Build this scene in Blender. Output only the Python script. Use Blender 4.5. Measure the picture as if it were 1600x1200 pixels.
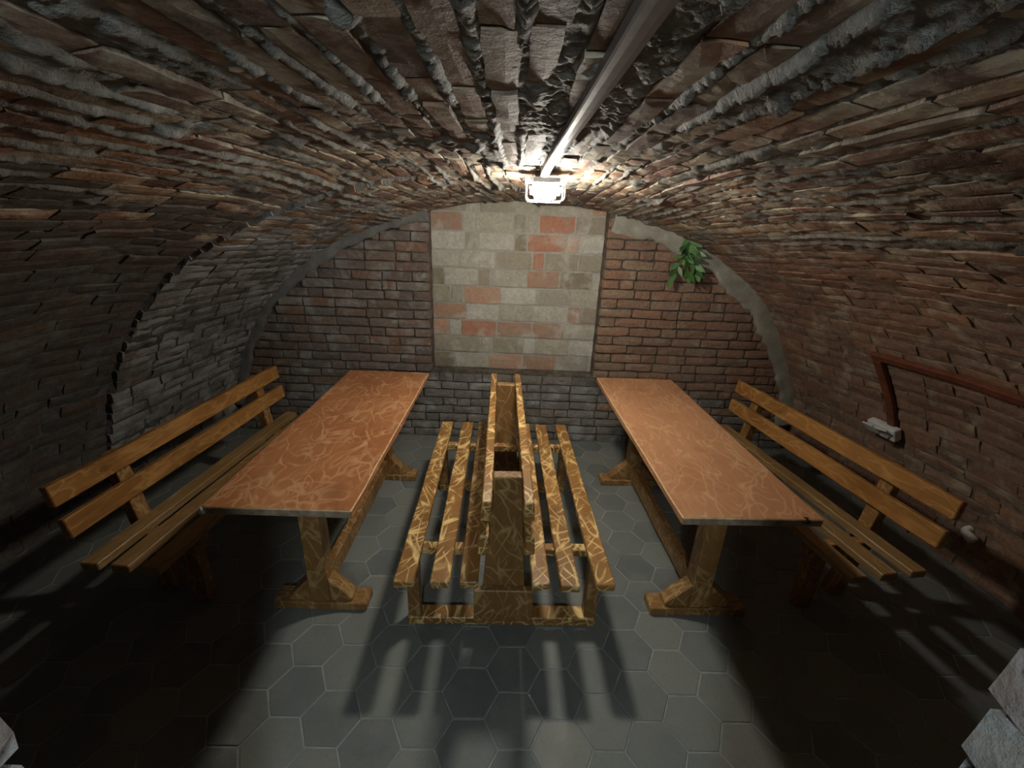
import bpy, bmesh, math, random
import numpy as np
from mathutils import Vector, Matrix, Euler

random.seed(7)
RNG = np.random.RandomState(11)
for o in list(bpy.data.objects):
    bpy.data.objects.remove(o)
SC = bpy.context.scene
COL = SC.collection
PI = math.pi

# ------------------------------------------------------------------ camera
CAMH = 1.769
PITCH = 0.35713
ROLL = 0.0388
cd = bpy.data.cameras.new('camera')
cam = bpy.data.objects.new('camera', cd)
COL.objects.link(cam)
cd.sensor_fit = 'HORIZONTAL'
cd.sensor_width = 36.0
cd.lens = 670.0 / 1600.0 * 36.0
cd.clip_start = 0.02
cam.matrix_world = (Matrix.Translation((0, 0, CAMH)) @ Matrix.Rotation(PI / 2 - PITCH, 4, 'X')
                    @ Matrix.Rotation(ROLL, 4, 'Z'))
SC.camera = cam

# ------------------------------------------------------------------ world, exposure
w = bpy.data.worlds.new('world')
SC.world = w
w.use_nodes = True
w.node_tree.nodes['Background'].inputs[0].default_value = (0.75, 0.85, 1.0, 1)
w.node_tree.nodes['Background'].inputs[1].default_value = 0.005
SC.view_settings.view_transform = 'Standard'
SC.view_settings.look = 'None'
SC.view_settings.gamma = 1.0
SC.view_settings.exposure = 0.9
SC.view_settings.use_curve_mapping = False
LAMP_POS = (0.12, 2.2, 1.972)
LAMP_EMIT = 190.0
# the stairwell lamp behind the photographer, shining in through the doorway
sl = bpy.data.lights.new('stairwell_light', 'POINT')
sl.energy = 33.0
sl.color = (0.80, 0.95, 1.0)
sl.shadow_soft_size = 0.10
so = bpy.data.objects.new('stairwell_light', sl)
so.location = (-0.02, -0.9, 1.93)
COL.objects.link(so)

# ------------------------------------------------------------------ helpers
def link(o, parent=None):
    COL.objects.link(o)
    if parent is not None:
        o.parent = parent
    return o

def tag(o, label=None, cat=None, group=None, kind=None):
    if label: o['label'] = label
    if cat: o['category'] = cat
    if group: o['group'] = group
    if kind: o['kind'] = kind
    return o

def empty(name, loc, rz=0.0):
    o = bpy.data.objects.new(name, None)
    o.empty_display_size = 0.1
    o.location = loc
    o.rotation_euler = (0, 0, rz)
    return link(o)

def mesh_obj(name, verts, faces, mat, parent=None, smooth=False):
    me = bpy.data.meshes.new(name)
    me.from_pydata([tuple(v) for v in verts], [], faces)
    me.update()
    if smooth:
        me.polygons.foreach_set('use_smooth', [True] * len(me.polygons))
    me.materials.append(mat)
    return link(bpy.data.objects.new(name, me), parent)

def bm_obj(name, bm, mat, parent=None, smooth=False):
    me = bpy.data.meshes.new(name)
    bmesh.ops.recalc_face_normals(bm, faces=bm.faces[:])
    bm.to_mesh(me)
    bm.free()
    if smooth:
        me.polygons.foreach_set('use_smooth', [True] * len(me.polygons))
    me.materials.append(mat)
    return link(bpy.data.objects.new(name, me), parent)

def plank(name, size, loc, mat, parent, rot=(0, 0, 0), bev=0.004, wob=0.0015, seg=1):
    """bevelled, slightly hand-cut board; its own length is split a few times"""
    bm = bmesh.new()
    bmesh.ops.create_cube(bm, size=1.0)
    for v in bm.verts:
        v.co = Vector((v.co.x * size[0], v.co.y * size[1], v.co.z * size[2]))
    ax = max(range(3), key=lambda i: size[i])
    n = max(1, int(size[ax] / 0.16))
    if n > 1:
        ed = [e for e in bm.edges if abs((e.verts[0].co - e.verts[1].co)[ax]) > 0.5 * size[ax]]
        bmesh.ops.subdivide_edges(bm, edges=ed, cuts=n - 1, use_grid_fill=True)
    for v in bm.verts:
        v.co += Vector([random.uniform(-wob, wob) if i != ax else random.uniform(-wob, wob) for i in range(3)])
    sharp = [e for e in bm.edges if len(e.link_faces) == 2 and e.calc_face_angle() > 0.8]
    bmesh.ops.bevel(bm, geom=sharp, offset=bev, segments=seg, affect='EDGES', profile=0.5)
    o = bm_obj(name, bm, mat, parent)
    o.location = loc
    o.rotation_euler = rot
    return o

def prism(name, poly, y0, y1, mat, parent, bev=0.003):
    """polygon in xz, extruded along y"""
    bm = bmesh.new()
    a = [bm.verts.new((x, y0, z)) for x, z in poly]
    b = [bm.verts.new((x, y1, z)) for x, z in poly]
    bm.faces.new(a)
    bm.faces.new(b[::-1])
    n = len(poly)
    for i in range(n):
        bm.faces.new((a[i], b[i], b[(i + 1) % n], a[(i + 1) % n]))
    bmesh.ops.recalc_face_normals(bm, faces=bm.faces[:])
    if bev:
        bmesh.ops.bevel(bm, geom=bm.edges[:], offset=bev, segments=1, affect='EDGES')
    return bm_obj(name, bm, mat, parent)

# numpy value noise -----------------------------------------------------------
def _hash(ix, iy, seed):
    h = (ix.astype(np.int64) * 374761393 + iy.astype(np.int64) * 668265263 + seed * 1442695041) & 0xffffffff
    h = ((h ^ (h >> 13)) * 1274126177) & 0xffffffff
    h = h ^ (h >> 16)
    return (h & 0xffff) / 65535.0

def vnoise(x, y, seed=0):
    x = np.asarray(x, float); y = np.asarray(y, float)
    ix = np.floor(x); iy = np.floor(y)
    fx = x - ix; fy = y - iy
    fx = fx * fx * (3 - 2 * fx); fy = fy * fy * (3 - 2 * fy)
    a = _hash(ix, iy, seed); b = _hash(ix + 1, iy, seed)
    c = _hash(ix, iy + 1, seed); d = _hash(ix + 1, iy + 1, seed)
    return (a * (1 - fx) + b * fx) * (1 - fy) + (c * (1 - fx) + d * fx) * fy

def fbm(x, y, seed=0, oct=4):
    s = 0.0; amp = 0.5; tot = 0.0
    for k in range(oct):
        s = s + amp * vnoise(x * 2 ** k + 17.3 * k, y * 2 ** k - 9.1 * k, seed + k)
        tot += amp; amp *= 0.5
    return s / tot

# ------------------------------------------------------------------ materials
class NT:
    def __init__(self, name):
        self.m = bpy.data.materials.new(name)
        self.m.use_nodes = True
        self.t = self.m.node_tree
        self.b = self.t.nodes['Principled BSDF']
    def n(self, typ, **kw):
        nd = self.t.nodes.new(typ)
        for k, v in kw.items():
            if k in nd.inputs.keys() if isinstance(k, str) else False:
                nd.inputs[k].default_value = v
            else:
                setattr(nd, k, v)
        return nd
    def l(self, a, b):
        self.t.links.new(a, b)
    def val(self, sock, v):
        if hasattr(v, 'is_output'): self.l(v, sock)
        else: sock.default_value = v
    def math(self, op, a, b=0.0, c=None, clamp=False):
        nd = self.t.nodes.new('ShaderNodeMath'); nd.operation = op; nd.use_clamp = clamp
        self.val(nd.inputs[0], a); self.val(nd.inputs[1], b)
        if c is not None: self.val(nd.inputs[2], c)
        return nd.outputs[0]
    def noise(self, vec, scale, detail=4.0, rough=0.55, dist=0.0):
        nd = self.t.nodes.new('ShaderNodeTexNoise')
        self.l(vec, nd.inputs['Vector'])
        nd.inputs['Scale'].default_value = scale
        nd.inputs['Detail'].default_value = detail
        nd.inputs['Roughness'].default_value = rough
        nd.inputs['Distortion'].default_value = dist
        return nd
    def ramp(self, fac, stops, interp='LINEAR'):
        nd = self.t.nodes.new('ShaderNodeValToRGB')
        cr = nd.color_ramp; cr.interpolation = interp
        while len(cr.elements) < len(stops): cr.elements.new(0.5)
        for e, (p, c) in zip(cr.elements, stops):
            e.position = p
            e.color = (c, c, c, 1) if isinstance(c, (int, float)) else (*c, 1)
        self.val(nd.inputs[0], fac)
        return nd.outputs[0]
    def mix(self, fac, a, b, typ='MIX'):
        nd = self.t.nodes.new('ShaderNodeMix'); nd.data_type = 'RGBA'; nd.blend_type = typ
        self.val(nd.inputs[0], fac)
        for s, v in ((nd.inputs[6], a), (nd.inputs[7], b)):
            if hasattr(v, 'is_output'): self.l(v, s)
            else: s.default_value = (*v, 1)
        return nd.outputs[2]
    def bump(self, h, strength, dist):
        nd = self.t.nodes.new('ShaderNodeBump')
        nd.inputs['Strength'].default_value = strength
        nd.inputs['Distance'].default_value = dist
        self.l(h, nd.inputs['Height'])
        self.l(nd.outputs[0], self.b.inputs['Normal'])
        return nd
    def pos(self):
        return self.t.nodes.new('ShaderNodeNewGeometry').outputs['Position']
    def rnd(self):
        g = self.t.nodes.new('ShaderNodeNewGeometry').outputs['Random Per Island']
        o = self.t.nodes.new('ShaderNodeObjectInfo').outputs['Random']
        return self.math('FRACT', self.math('ADD', g, o))

def brick_mat(name, palette, smear=(0.3, 0.3, 0.27), smear_at=0.62, rough=0.8, dark=(0.02, 0.017, 0.015),
              dark_at=0.66, spec=0.3, bump=0.5, interp='LINEAR', smear_amt=0.85):
    k = NT(name)
    p = k.pos()
    r = k.rnd()
    n = len(palette)
    col = k.ramp(r, [((i + 0.5) / n, c) for i, c in enumerate(palette)], interp)
    fine = k.noise(p, 45, 5, 0.65)
    col = k.mix(k.ramp(fine.outputs[0], [(0.3, 0.0), (0.75, 0.55)]), col, dark)
    mott = k.noise(p, 14, 5, 0.6)
    col = k.mix(k.ramp(mott.outputs[0], [(0.42, 0.0), (0.62, 0.35)]), col, palette[0])
    sm = k.noise(p, 6.5, 7, 0.62, 0.4)
    col = k.mix(k.ramp(sm.outputs[0], [(smear_at - 0.07, 0.0), (smear_at + 0.07, smear_amt)]), col, smear)
    dk = k.noise(p, 2.3, 4, 0.6)
    col = k.mix(k.ramp(dk.outputs[0], [(dark_at - 0.12, 0.0), (dark_at + 0.12, 0.7)]), col, dark)
    k.l(col, k.b.inputs['Base Color'])
    k.b.inputs['Roughness'].default_value = rough
    k.b.inputs['Specular IOR Level'].default_value = spec
    big = k.noise(p, 28, 6, 0.7)
    h = k.math('ADD', k.math('MULTIPLY', fine.outputs[0], 0.5), big.outputs[0])
    k.bump(h, bump, 0.012)
    return k.m

def mortar_mat(name, light, darkc, rough=0.75, spec=0.4, scale=18):
    k = NT(name)
    p = k.pos()
    a = k.noise(p, scale, 6, 0.65)
    b = k.noise(p, 110, 4, 0.7)
    c = k.noise(p, 3.0, 4, 0.6)
    col = k.mix(k.ramp(a.outputs[0], [(0.32, 0.0), (0.68, 1.0)]), darkc, light)
    col = k.mix(k.ramp(c.outputs[0], [(0.45, 0.0), (0.7, 0.6)]), col, darkc)
    k.l(col, k.b.inputs['Base Color'])
    k.b.inputs['Roughness'].default_value = rough
    k.b.inputs['Specular IOR Level'].default_value = spec
    h = k.math('ADD', k.math('MULTIPLY', b.outputs[0], 0.6), a.outputs[0])
    k.bump(h, 0.7, 0.012)
    return k.m

def wood_mat(name, dark, mid, line, width=0.035, amount=0.9, rough=0.38, axis=1, stretch=0.4, scale=9.0, knots=0.0, warp=0.07, elong=0.32):
    """brushed, flamed pine: pale scribbled strokes over a darker stain"""
    k = NT(name)
    tc = k.t.nodes.new('ShaderNodeTexCoord').outputs['Object']
    rn = k.t.nodes.new('ShaderNodeObjectInfo').outputs['Random']
    off = k.t.nodes.new('ShaderNodeVectorMath'); off.operation = 'ADD'
    cx = k.t.nodes.new('ShaderNodeCombineXYZ')
    k.l(k.math('MULTIPLY', rn, 37.0), cx.inputs[0]); k.l(k.math('MULTIPLY', rn, 53.0), cx.inputs[1])
    k.l(k.math('MULTIPLY', rn, 19.0), cx.inputs[2])
    k.l(tc, off.inputs[0]); k.l(cx.outputs[0], off.inputs[1])
    mp = k.t.nodes.new('ShaderNodeMapping')
    sc = [1.0, 1.0, 1.0]; sc[axis] = stretch
    mp.inputs['Scale'].default_value = sc
    k.l(off.outputs[0], mp.inputs[0])
    v = mp.outputs[0]
    warpn = k.noise(v, 5.0, 2, 0.5)
    wv = k.t.nodes.new('ShaderNodeVectorMath'); wv.operation = 'MULTIPLY_ADD'
    k.l(warpn.outputs['Color'], wv.inputs[0]); wv.inputs[1].default_value = (warp, warp, warp); k.l(v, wv.inputs[2])
    v2 = wv.outputs[0]
    lines = None
    for s, sh, ang, wd in ((1.0, 0.0, 0.45, 1.0), (1.25, 5.3, -0.5, 1.1), (0.8, 11.7, 0.0, 0.9), (1.1, 17.1, 1.0, 0.9)):
        m2 = k.t.nodes.new('ShaderNodeMapping'); m2.inputs['Location'].default_value = (sh, sh * 1.3, -sh)
        rt = [0.0, 0.0, 0.0]; rt[2 if axis == 1 else 1] = ang
        m2.inputs['Rotation'].default_value = rt
        k.l(wv.outputs[0], m2.inputs[0])
        m3 = k.t.nodes.new('ShaderNodeMapping')
        s3 = [1.0, 1.0, 1.0]; s3[axis] = elong
        m3.inputs['Scale'].default_value = s3
        k.l(m2.outputs[0], m3.inputs[0])
        nn = k.noise(m3.outputs[0], scale * s, 0.6, 0.4, 0.0)
        d = k.math('ABSOLUTE', k.math('SUBTRACT', nn.outputs[0], 0.5))
        ln = k.ramp(d, [(0.0, 1.0), (width * wd, 0.0)])
        brk = k.noise(m2.outputs[0], scale * 0.5, 2, 0.5)
        ln = k.math('MULTIPLY', ln, k.ramp(brk.outputs[0], [(0.42, 0.0), (0.58, 1.0)]))
        lines = ln if lines is None else k.math('MAXIMUM', lines, ln)
    tone = k.noise(v, 3.2, 4, 0.6)
    grain_map = k.t.nodes.new('ShaderNodeMapping')
    gs = [60.0, 60.0, 60.0]; gs[axis] = 3.0
    grain_map.inputs['Scale'].default_value = gs
    k.l(off.outputs[0], grain_map.inputs[0])
    grain = k.noise(grain_map.outputs[0], 1.0, 3, 0.6)
    col = k.mix(k.ramp(tone.outputs[0], [(0.3, 0.0), (0.68, 1.0)]), dark, mid)
    col = k.mix(k.ramp(grain.outputs[0], [(0.4, 0.0), (0.75, 0.45)]), col, dark)
    col = k.mix(k.math('MULTIPLY', lines, amount), col, line)
    if knots:
        kn = k.noise(off.outputs[0], 4.2, 3, 0.55)
        col = k.mix(k.ramp(kn.outputs[0], [(0.62, 0.0), (0.74, knots)]), col, (dark[0] * 0.3, dark[1] * 0.3, dark[2] * 0.35))
    k.l(col, k.b.inputs['Base Color'])
    rr = k.ramp(grain.outputs[0], [(0.3, rough - 0.06), (0.7, rough + 0.14)])
    k.l(rr, k.b.inputs['Roughness'])
    k.b.inputs['Specular IOR Level'].default_value = 0.45
    h = k.math('ADD', k.math('MULTIPLY', lines, 0.5), grain.outputs[0])
    k.bump(h, 0.22, 0.004)
    return k.m

def plain_mat(name, col, rough=0.5, metal=0.0, spec=0.4, var=0.15, scale=25):
    k = NT(name)
    p = k.pos()
    a = k.noise(p, scale, 4, 0.6)
    c = k.mix(k.ramp(a.outputs[0], [(0.3, 0.0), (0.7, 1.0)]), tuple(x * (1 - var) for x in col), tuple(min(1, x * (1 + var)) for x in col))
    k.l(c, k.b.inputs['Base Color'])
    k.b.inputs['Roughness'].default_value = rough
    k.b.inputs['Metallic'].default_value = metal
    k.b.inputs['Specular IOR Level'].default_value = spec
    k.bump(a.outputs[0], 0.15, 0.003)
    return k.m

M = {}
M['brick_vault'] = brick_mat('brick_vault', [(0.16, 0.09, 0.07), (0.29, 0.165, 0.11), (0.38, 0.215, 0.13), (0.23, 0.155, 0.115), (0.38, 0.29, 0.19), (0.41, 0.22, 0.12)],
                             smear=(0.47, 0.415, 0.31), smear_at=0.545, rough=0.7, spec=0.35, bump=0.7)
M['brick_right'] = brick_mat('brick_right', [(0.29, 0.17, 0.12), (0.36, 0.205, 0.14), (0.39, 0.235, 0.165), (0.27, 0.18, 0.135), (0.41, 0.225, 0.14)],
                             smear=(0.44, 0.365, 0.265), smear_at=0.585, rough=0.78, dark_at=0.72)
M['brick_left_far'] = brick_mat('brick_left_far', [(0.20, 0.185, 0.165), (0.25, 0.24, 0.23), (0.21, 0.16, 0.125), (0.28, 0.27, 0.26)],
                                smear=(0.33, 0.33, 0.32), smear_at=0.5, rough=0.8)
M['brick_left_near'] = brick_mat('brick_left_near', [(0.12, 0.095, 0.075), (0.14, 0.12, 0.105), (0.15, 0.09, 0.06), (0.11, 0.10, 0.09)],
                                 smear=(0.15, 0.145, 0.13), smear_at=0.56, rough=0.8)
M['brick_pier_left'] = brick_mat('brick_pier_left', [(0.204, 0.150, 0.120), (0.264, 0.180, 0.132), (0.240, 0.204, 0.168), (0.168, 0.132, 0.114), (0.300, 0.168, 0.108)],
                                 smear=(0.300, 0.288, 0.258), smear_at=0.57, rough=0.85)
M['brick_pier_right'] = brick_mat('brick_pier_right', [(0.308, 0.177, 0.114), (0.353, 0.194, 0.125), (0.296, 0.205, 0.137), (0.251, 0.148, 0.103), (0.342, 0.234, 0.160)],
                                  smear=(0.342, 0.285, 0.194), smear_at=0.62, rough=0.85, dark_at=0.75)
M['brick_plinth'] = brick_mat('brick_plinth', [(0.224, 0.196, 0.168), (0.266, 0.231, 0.203), (0.182, 0.161, 0.147), (0.294, 0.238, 0.196)],
                              smear=(0.336, 0.336, 0.315), smear_at=0.58, rough=0.85)
M['brick_alcove'] = brick_mat('brick_alcove', [(0.345, 0.310, 0.230), (0.529, 0.506, 0.425), (0.380, 0.356, 0.287), (0.483, 0.196, 0.115), (0.460, 0.425, 0.333), (0.230, 0.196, 0.127), (0.575, 0.552, 0.483), (0.414, 0.241, 0.161), (0.494, 0.471, 0.391), (0.345, 0.287, 0.218), (0.529, 0.299, 0.196), (0.437, 0.414, 0.333)],
                              smear=(0.540, 0.517, 0.448), smear_at=0.60, rough=0.85, dark=(0.138, 0.103, 0.081), dark_at=0.74, interp='CONSTANT', smear_amt=0.6)
M['brick_jamb'] = brick_mat('brick_jamb', [(0.36, 0.36, 0.35), (0.30, 0.30, 0.29), (0.40, 0.40, 0.39), (0.24, 0.16, 0.15)],
                            smear=(0.44, 0.45, 0.45), smear_at=0.52, rough=0.8, dark=(0.2, 0.17, 0.15), dark_at=0.8)
M['mortar_vault'] = mortar_mat('mortar_vault', (0.31, 0.305, 0.27), (0.09, 0.078, 0.067), rough=0.72, spec=0.35)
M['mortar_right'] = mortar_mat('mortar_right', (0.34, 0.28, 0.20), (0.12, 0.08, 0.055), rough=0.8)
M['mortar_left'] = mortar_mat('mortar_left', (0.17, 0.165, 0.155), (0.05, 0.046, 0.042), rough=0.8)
M['mortar_back'] = mortar_mat('mortar_back', (0.20, 0.165, 0.125), (0.05, 0.04, 0.032), rough=0.9)
M['mortar_alcove'] = mortar_mat('mortar_alcove', (0.46, 0.44, 0.38), (0.33, 0.31, 0.26), rough=0.9)
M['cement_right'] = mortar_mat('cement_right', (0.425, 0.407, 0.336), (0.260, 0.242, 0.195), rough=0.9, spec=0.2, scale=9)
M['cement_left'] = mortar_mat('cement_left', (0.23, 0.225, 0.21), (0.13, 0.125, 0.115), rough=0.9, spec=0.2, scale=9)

def tile_mat():
    k = NT('floor_tile')
    p = k.pos(); r = k.rnd()
    col = k.ramp(r, [(0.1, (0.125, 0.137, 0.131)), (0.5, (0.16, 0.172, 0.16)), (0.9, (0.195, 0.203, 0.178))])
    a = k.noise(p, 7, 6, 0.65)
    col = k.mix(k.ramp(a.outputs[0], [(0.42, 0.0), (0.68, 0.65)]), col, (0.20, 0.205, 0.185))
    b = k.noise(p, 60, 4, 0.7)
    col = k.mix(k.ramp(b.outputs[0], [(0.5, 0.0), (0.8, 0.35)]), col, (0.07, 0.078, 0.078))
    k.l(col, k.b.inputs['Base Color'])
    k.l(k.ramp(a.outputs[0], [(0.3, 0.42), (0.7, 0.68)]), k.b.inputs['Roughness'])
    k.b.inputs['Specular IOR Level'].default_value = 0.4
    k.bump(k.math('ADD', b.outputs[0], a.outputs[0]), 0.18, 0.004)
    return k.m
M['tile'] = tile_mat()
M['grout'] = mortar_mat('grout', (0.36, 0.38, 0.36), (0.20, 0.22, 0.21), rough=0.8, scale=10)
M['wood_table_l'] = wood_mat('wood_table_left', (0.356, 0.130, 0.049), (0.497, 0.205, 0.081), (0.670, 0.389, 0.194), width=0.035, amount=0.75, rough=0.34, stretch=0.8, scale=13.0, knots=0.35, warp=0.14)
M['wood_table_r'] = wood_mat('wood_table_right', (0.40, 0.18, 0.085), (0.52, 0.26, 0.13), (0.68, 0.43, 0.23), width=0.03, amount=0.62, rough=0.32, stretch=0.8, scale=14.0, knots=0.4, warp=0.12)
M['wood_slat'] = wood_mat('wood_slat', (0.19, 0.085, 0.02), (0.38, 0.18, 0.05), (0.92, 0.66, 0.27), width=0.036, amount=0.95, rough=0.36, stretch=1.0, scale=18.0, warp=0.03, elong=0.16)
M['wood_back'] = wood_mat('wood_back', (0.22, 0.09, 0.02), (0.47, 0.22, 0.06), (0.62, 0.35, 0.12), width=0.045, amount=0.6, rough=0.38, stretch=0.5, scale=18.0, knots=0.6)
M['wood_bench'] = wood_mat('wood_bench', (0.20, 0.115, 0.04), (0.32, 0.185, 0.07), (0.48, 0.32, 0.15), width=0.03, amount=0.55, rough=0.42, stretch=0.25, scale=18.0, knots=0.3)
M['wood_post'] = wood_mat('wood_post', (0.19, 0.09, 0.025), (0.31, 0.155, 0.05), (0.58, 0.39, 0.16), width=0.035, amount=0.65, rough=0.42, axis=2, stretch=1.0, scale=16.0, elong=0.2)
M['wood_endgrain'] = plain_mat('wood_end', (0.30, 0.225, 0.15), 0.7, var=0.4, scale=30)
M['wood_worn'] = plain_mat('wood_worn', (0.62, 0.42, 0.24), 0.5, var=0.3, scale=30)

# ------------------------------------------------------------------ the vault's shape
Y_FRONT, Y_STEP, Y_BACK = 0.30, 2.36, 3.37
def catmull(pts, n=400):
    P = np.array(pts, float)
    P = np.vstack([[-P[1, 0], P[1, 1]], P, 2 * P[-1] - P[-2]])
    out = []
    for i in range(1, len(P) - 2):
        t = np.linspace(0, 1, 40, endpoint=False)[:, None]
        p0, p1, p2, p3 = P[i - 1], P[i], P[i + 1], P[i + 2]
        out.append(0.5 * ((2 * p1) + (-p0 + p2) * t + (2 * p0 - 5 * p1 + 4 * p2 - p3) * t ** 2 + (-p0 + 3 * p1 - 3 * p2 + p3) * t ** 3))
    out.append(P[-2:-1])
    out = np.vstack(out)
    s = np.concatenate([[0], np.cumsum(np.hypot(*np.diff(out, axis=0).T))])
    u = np.linspace(0, s[-1], n)
    return np.stack([np.interp(u, s, out[:, 0]), np.interp(u, s, out[:, 1])], 1), s[-1]
PN, LN = catmull([(0, 2.01), (0.4, 1.998), (0.84, 1.93), (1.35, 1.77), (1.78, 1.555), (2.06, 1.32), (2.32, 0.98), (2.44, 0.75), (2.54, 0.45), (2.59, 0.2), (2.6, 0)])
PEL, _ = catmull([(0, 1.925), (0.671, 1.835), (1.389, 1.57), (1.882, 1.195), (2.114, 0.875), (2.258, 0.565), (2.36, 0.25), (2.4, 0)])
PER, _ = catmull([(0, 1.925), (0.684, 1.87), (1.29, 1.69), (1.73, 1.43), (1.984, 1.19), (2.2, 0.83), (2.337, 0.55), (2.42, 0.2), (2.44, 0)])
TT = np.linspace(0, 1, 400)

def surf(t, Y):
    """t in -1..1 (left floor .. crown .. right floor) -> x, z of the vault's base surface"""
    t = np.asarray(t, float); Y = np.asarray(Y, float)
    a = np.abs(t)
    w = np.clip((Y - 2.0) / (Y_BACK - 2.0), 0, 1.2)
    nx = np.interp(a, TT, PN[:, 0]); nz = np.interp(a, TT, PN[:, 1])
    lx = np.interp(a, TT, PEL[:, 0]); lz = np.interp(a, TT, PEL[:, 1])
    rx = np.interp(a, TT, PER[:, 0]); rz = np.interp(a, TT, PER[:, 1])
    left = t < 0
    ex = np.where(left, lx, rx); ez = np.where(left, lz, rz)
    x = nx * (1 - w) + ex * w; z = nz * (1 - w) + ez * w
    st = np.where(left & (Y < Y_STEP), np.clip((a - 0.06) / 0.14, 0, 1), 0.0) * 0.034
    x = x + st * np.clip(a * 1.6, 0, 1); z = z + st * np.clip(1.15 - a * 1.6, 0, 1)
    return np.where(left, -x, x), z

def frame(t, Y, dt=0.004, slope=0.0):
    """position, along-course direction, across direction, inward normal"""
    x, z = surf(t, Y)
    e = 0.01
    x1, z1 = surf(t + dt, Y); x0, z0 = surf(t - dt, Y)
    ac = Vector((float(x1 - x0), 0, float(z1 - z0))).normalized()
    Yb = Y + e if not (Y < Y_STEP <= Y + e) else Y - e
    xb, zb = surf(t + slope * (Yb - Y), Yb)
    al = Vector((float(xb - x), float(Yb - Y), float(zb - z))) * (1 if Yb > Y else -1)
    al.normalize()
    nrm = ac.cross(al).normalized()
    if nrm.dot(Vector((-float(x), 0, 0.9 - float(z)))) < 0:
        nrm = -nrm
    ac = nrm.cross(al).normalized()
    return Vector((float(x), float(Y), float(z))), al, ac, nrm

PITCHC = 0.0765                       # one brick course with its bed joint
NC = int(round(LN / PITCHC))          # courses from crown to floor
DT = 1.0 / NC
SHEAR = -0.035                        # courses of the far left ring climb towards the end wall

def course_pos(t, Y):
    """fractional course coordinate (handles the sheared far-left ring)"""
    a = t
    sh = np.where((t < 0) & (Y >= Y_STEP), SHEAR * (Y - Y_STEP) * -1.0, 0.0)
    return (a + 0 * Y - sh) / DT

def inward(x, z):
    d = np.stack([-x, 0.75 - z], 0)
    return d / np.linalg.norm(d, axis=0)

def smothered(ci, Y):
    """lengths of crown course that lie under mortar"""
    return vnoise(ci * 7.31 + 0.5, np.asarray(Y) * 0.8 + ci * 1.7, 140)

def vault_sheet(name, t0, t1, mat):
    fine = name == 'ceiling'
    nt = int(abs(t1 - t0) * LN / (0.0062 if fine else 0.0105))
    ys = np.concatenate([np.arange(Y_FRONT, 1.3, 0.0062 if fine else 0.0105), np.arange(1.3, Y_STEP - 0.004, 0.0135), [Y_STEP - 0.0015, Y_STEP + 0.0015],
                         np.arange(Y_STEP + 0.012, Y_BACK, 0.0135), [Y_BACK + 0.03]])
    ts = np.linspace(t0, t1, nt)
    T, Y = np.meshgrid(ts, ys, indexing='ij')
    x, z = surf(T, Y)
    # true normals from finite differences
    dxT = np.gradient(x, axis=0); dzT = np.gradient(z, axis=0)
    ln = np.hypot(dxT, dzT) + 1e-9
    nx, nz = dzT / ln, -dxT / ln
    flip = np.sign(nx * -x + nz * (0.9 - z)); nx *= flip; nz *= flip
    cp = course_pos(T, Y)
    S = T * LN
    fr = cp - np.floor(cp)
    dj = np.minimum(fr, 1 - fr) * PITCHC
    wig = (fbm(S * 9, Y * 7, 3) - 0.5) * 0.012
    ridge = np.exp(-((dj + wig) / 0.0135) ** 2)
    crown = np.clip(1.15 - np.abs(T) * 1.5, 0.15, 1.0)
    amp = np.clip((fbm(S * 5, Y * 2.2, 5) - 0.40) * 3.2, 0, 1) * 0.024 * crown
    grit = (fbm(S * 42, Y * 38, 21, 3) - 0.5)
    h = -0.005 + ridge * amp + grit * (0.006 + 0.012 * ridge * crown) + (fbm(S * 2, Y * 2, 33) - 0.5) * 0.012
    sharp = np.abs(fbm(S * 105, Y * 100, 55, 2) - 0.5) * 2
    cov = np.clip((smothered(np.floor(cp), Y) - 0.73) * 12, 0, 1) * np.clip((0.42 - np.abs(T)) * 12, 0, 1)
    cov = cov * np.clip(1 - (Y - 1.5) / 0.9, 0.0, 1)
    rim = np.clip((dj - 0.004) / 0.012, 0, 1)
    h = h + cov * rim * (0.008 + 0.006 * sharp + 0.007 * grit)
    h = h + (ridge * np.clip(amp / 0.012, 0, 1)) * (sharp - 0.25) * 0.008 * crown
    blob = np.clip((fbm(S * 7, Y * 6, 44) - 0.66) * 5, 0, 1) * crown
    h = h + blob * 0.022
    x = x + nx * h; z = z + nz * h
    n0, n1 = T.shape
    V = np.stack([x, Y, z], -1).reshape(-1, 3)
    idx = np.arange(n0 * n1).reshape(n0, n1)
    F = np.stack([idx[:-1, :-1], idx[1:, :-1], idx[1:, 1:], idx[:-1, 1:]], -1).reshape(-1, 4)
    me = bpy.data.meshes.new(name)
    me.vertices.add(len(V)); me.vertices.foreach_set('co', V.ravel())
    me.loops.add(F.size); me.loops.foreach_set('vertex_index', F.ravel().astype(np.int32))
    me.polygons.add(len(F)); me.polygons.foreach_set('loop_start', np.arange(0, F.size, 4, dtype=np.int32))
    me.polygons.foreach_set('use_smooth', np.ones(len(F), bool))
    me.update(calc_edges=True)
    me.materials.append(mat)
    return tag(link(bpy.data.objects.new(name, me)), kind='structure')

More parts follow.
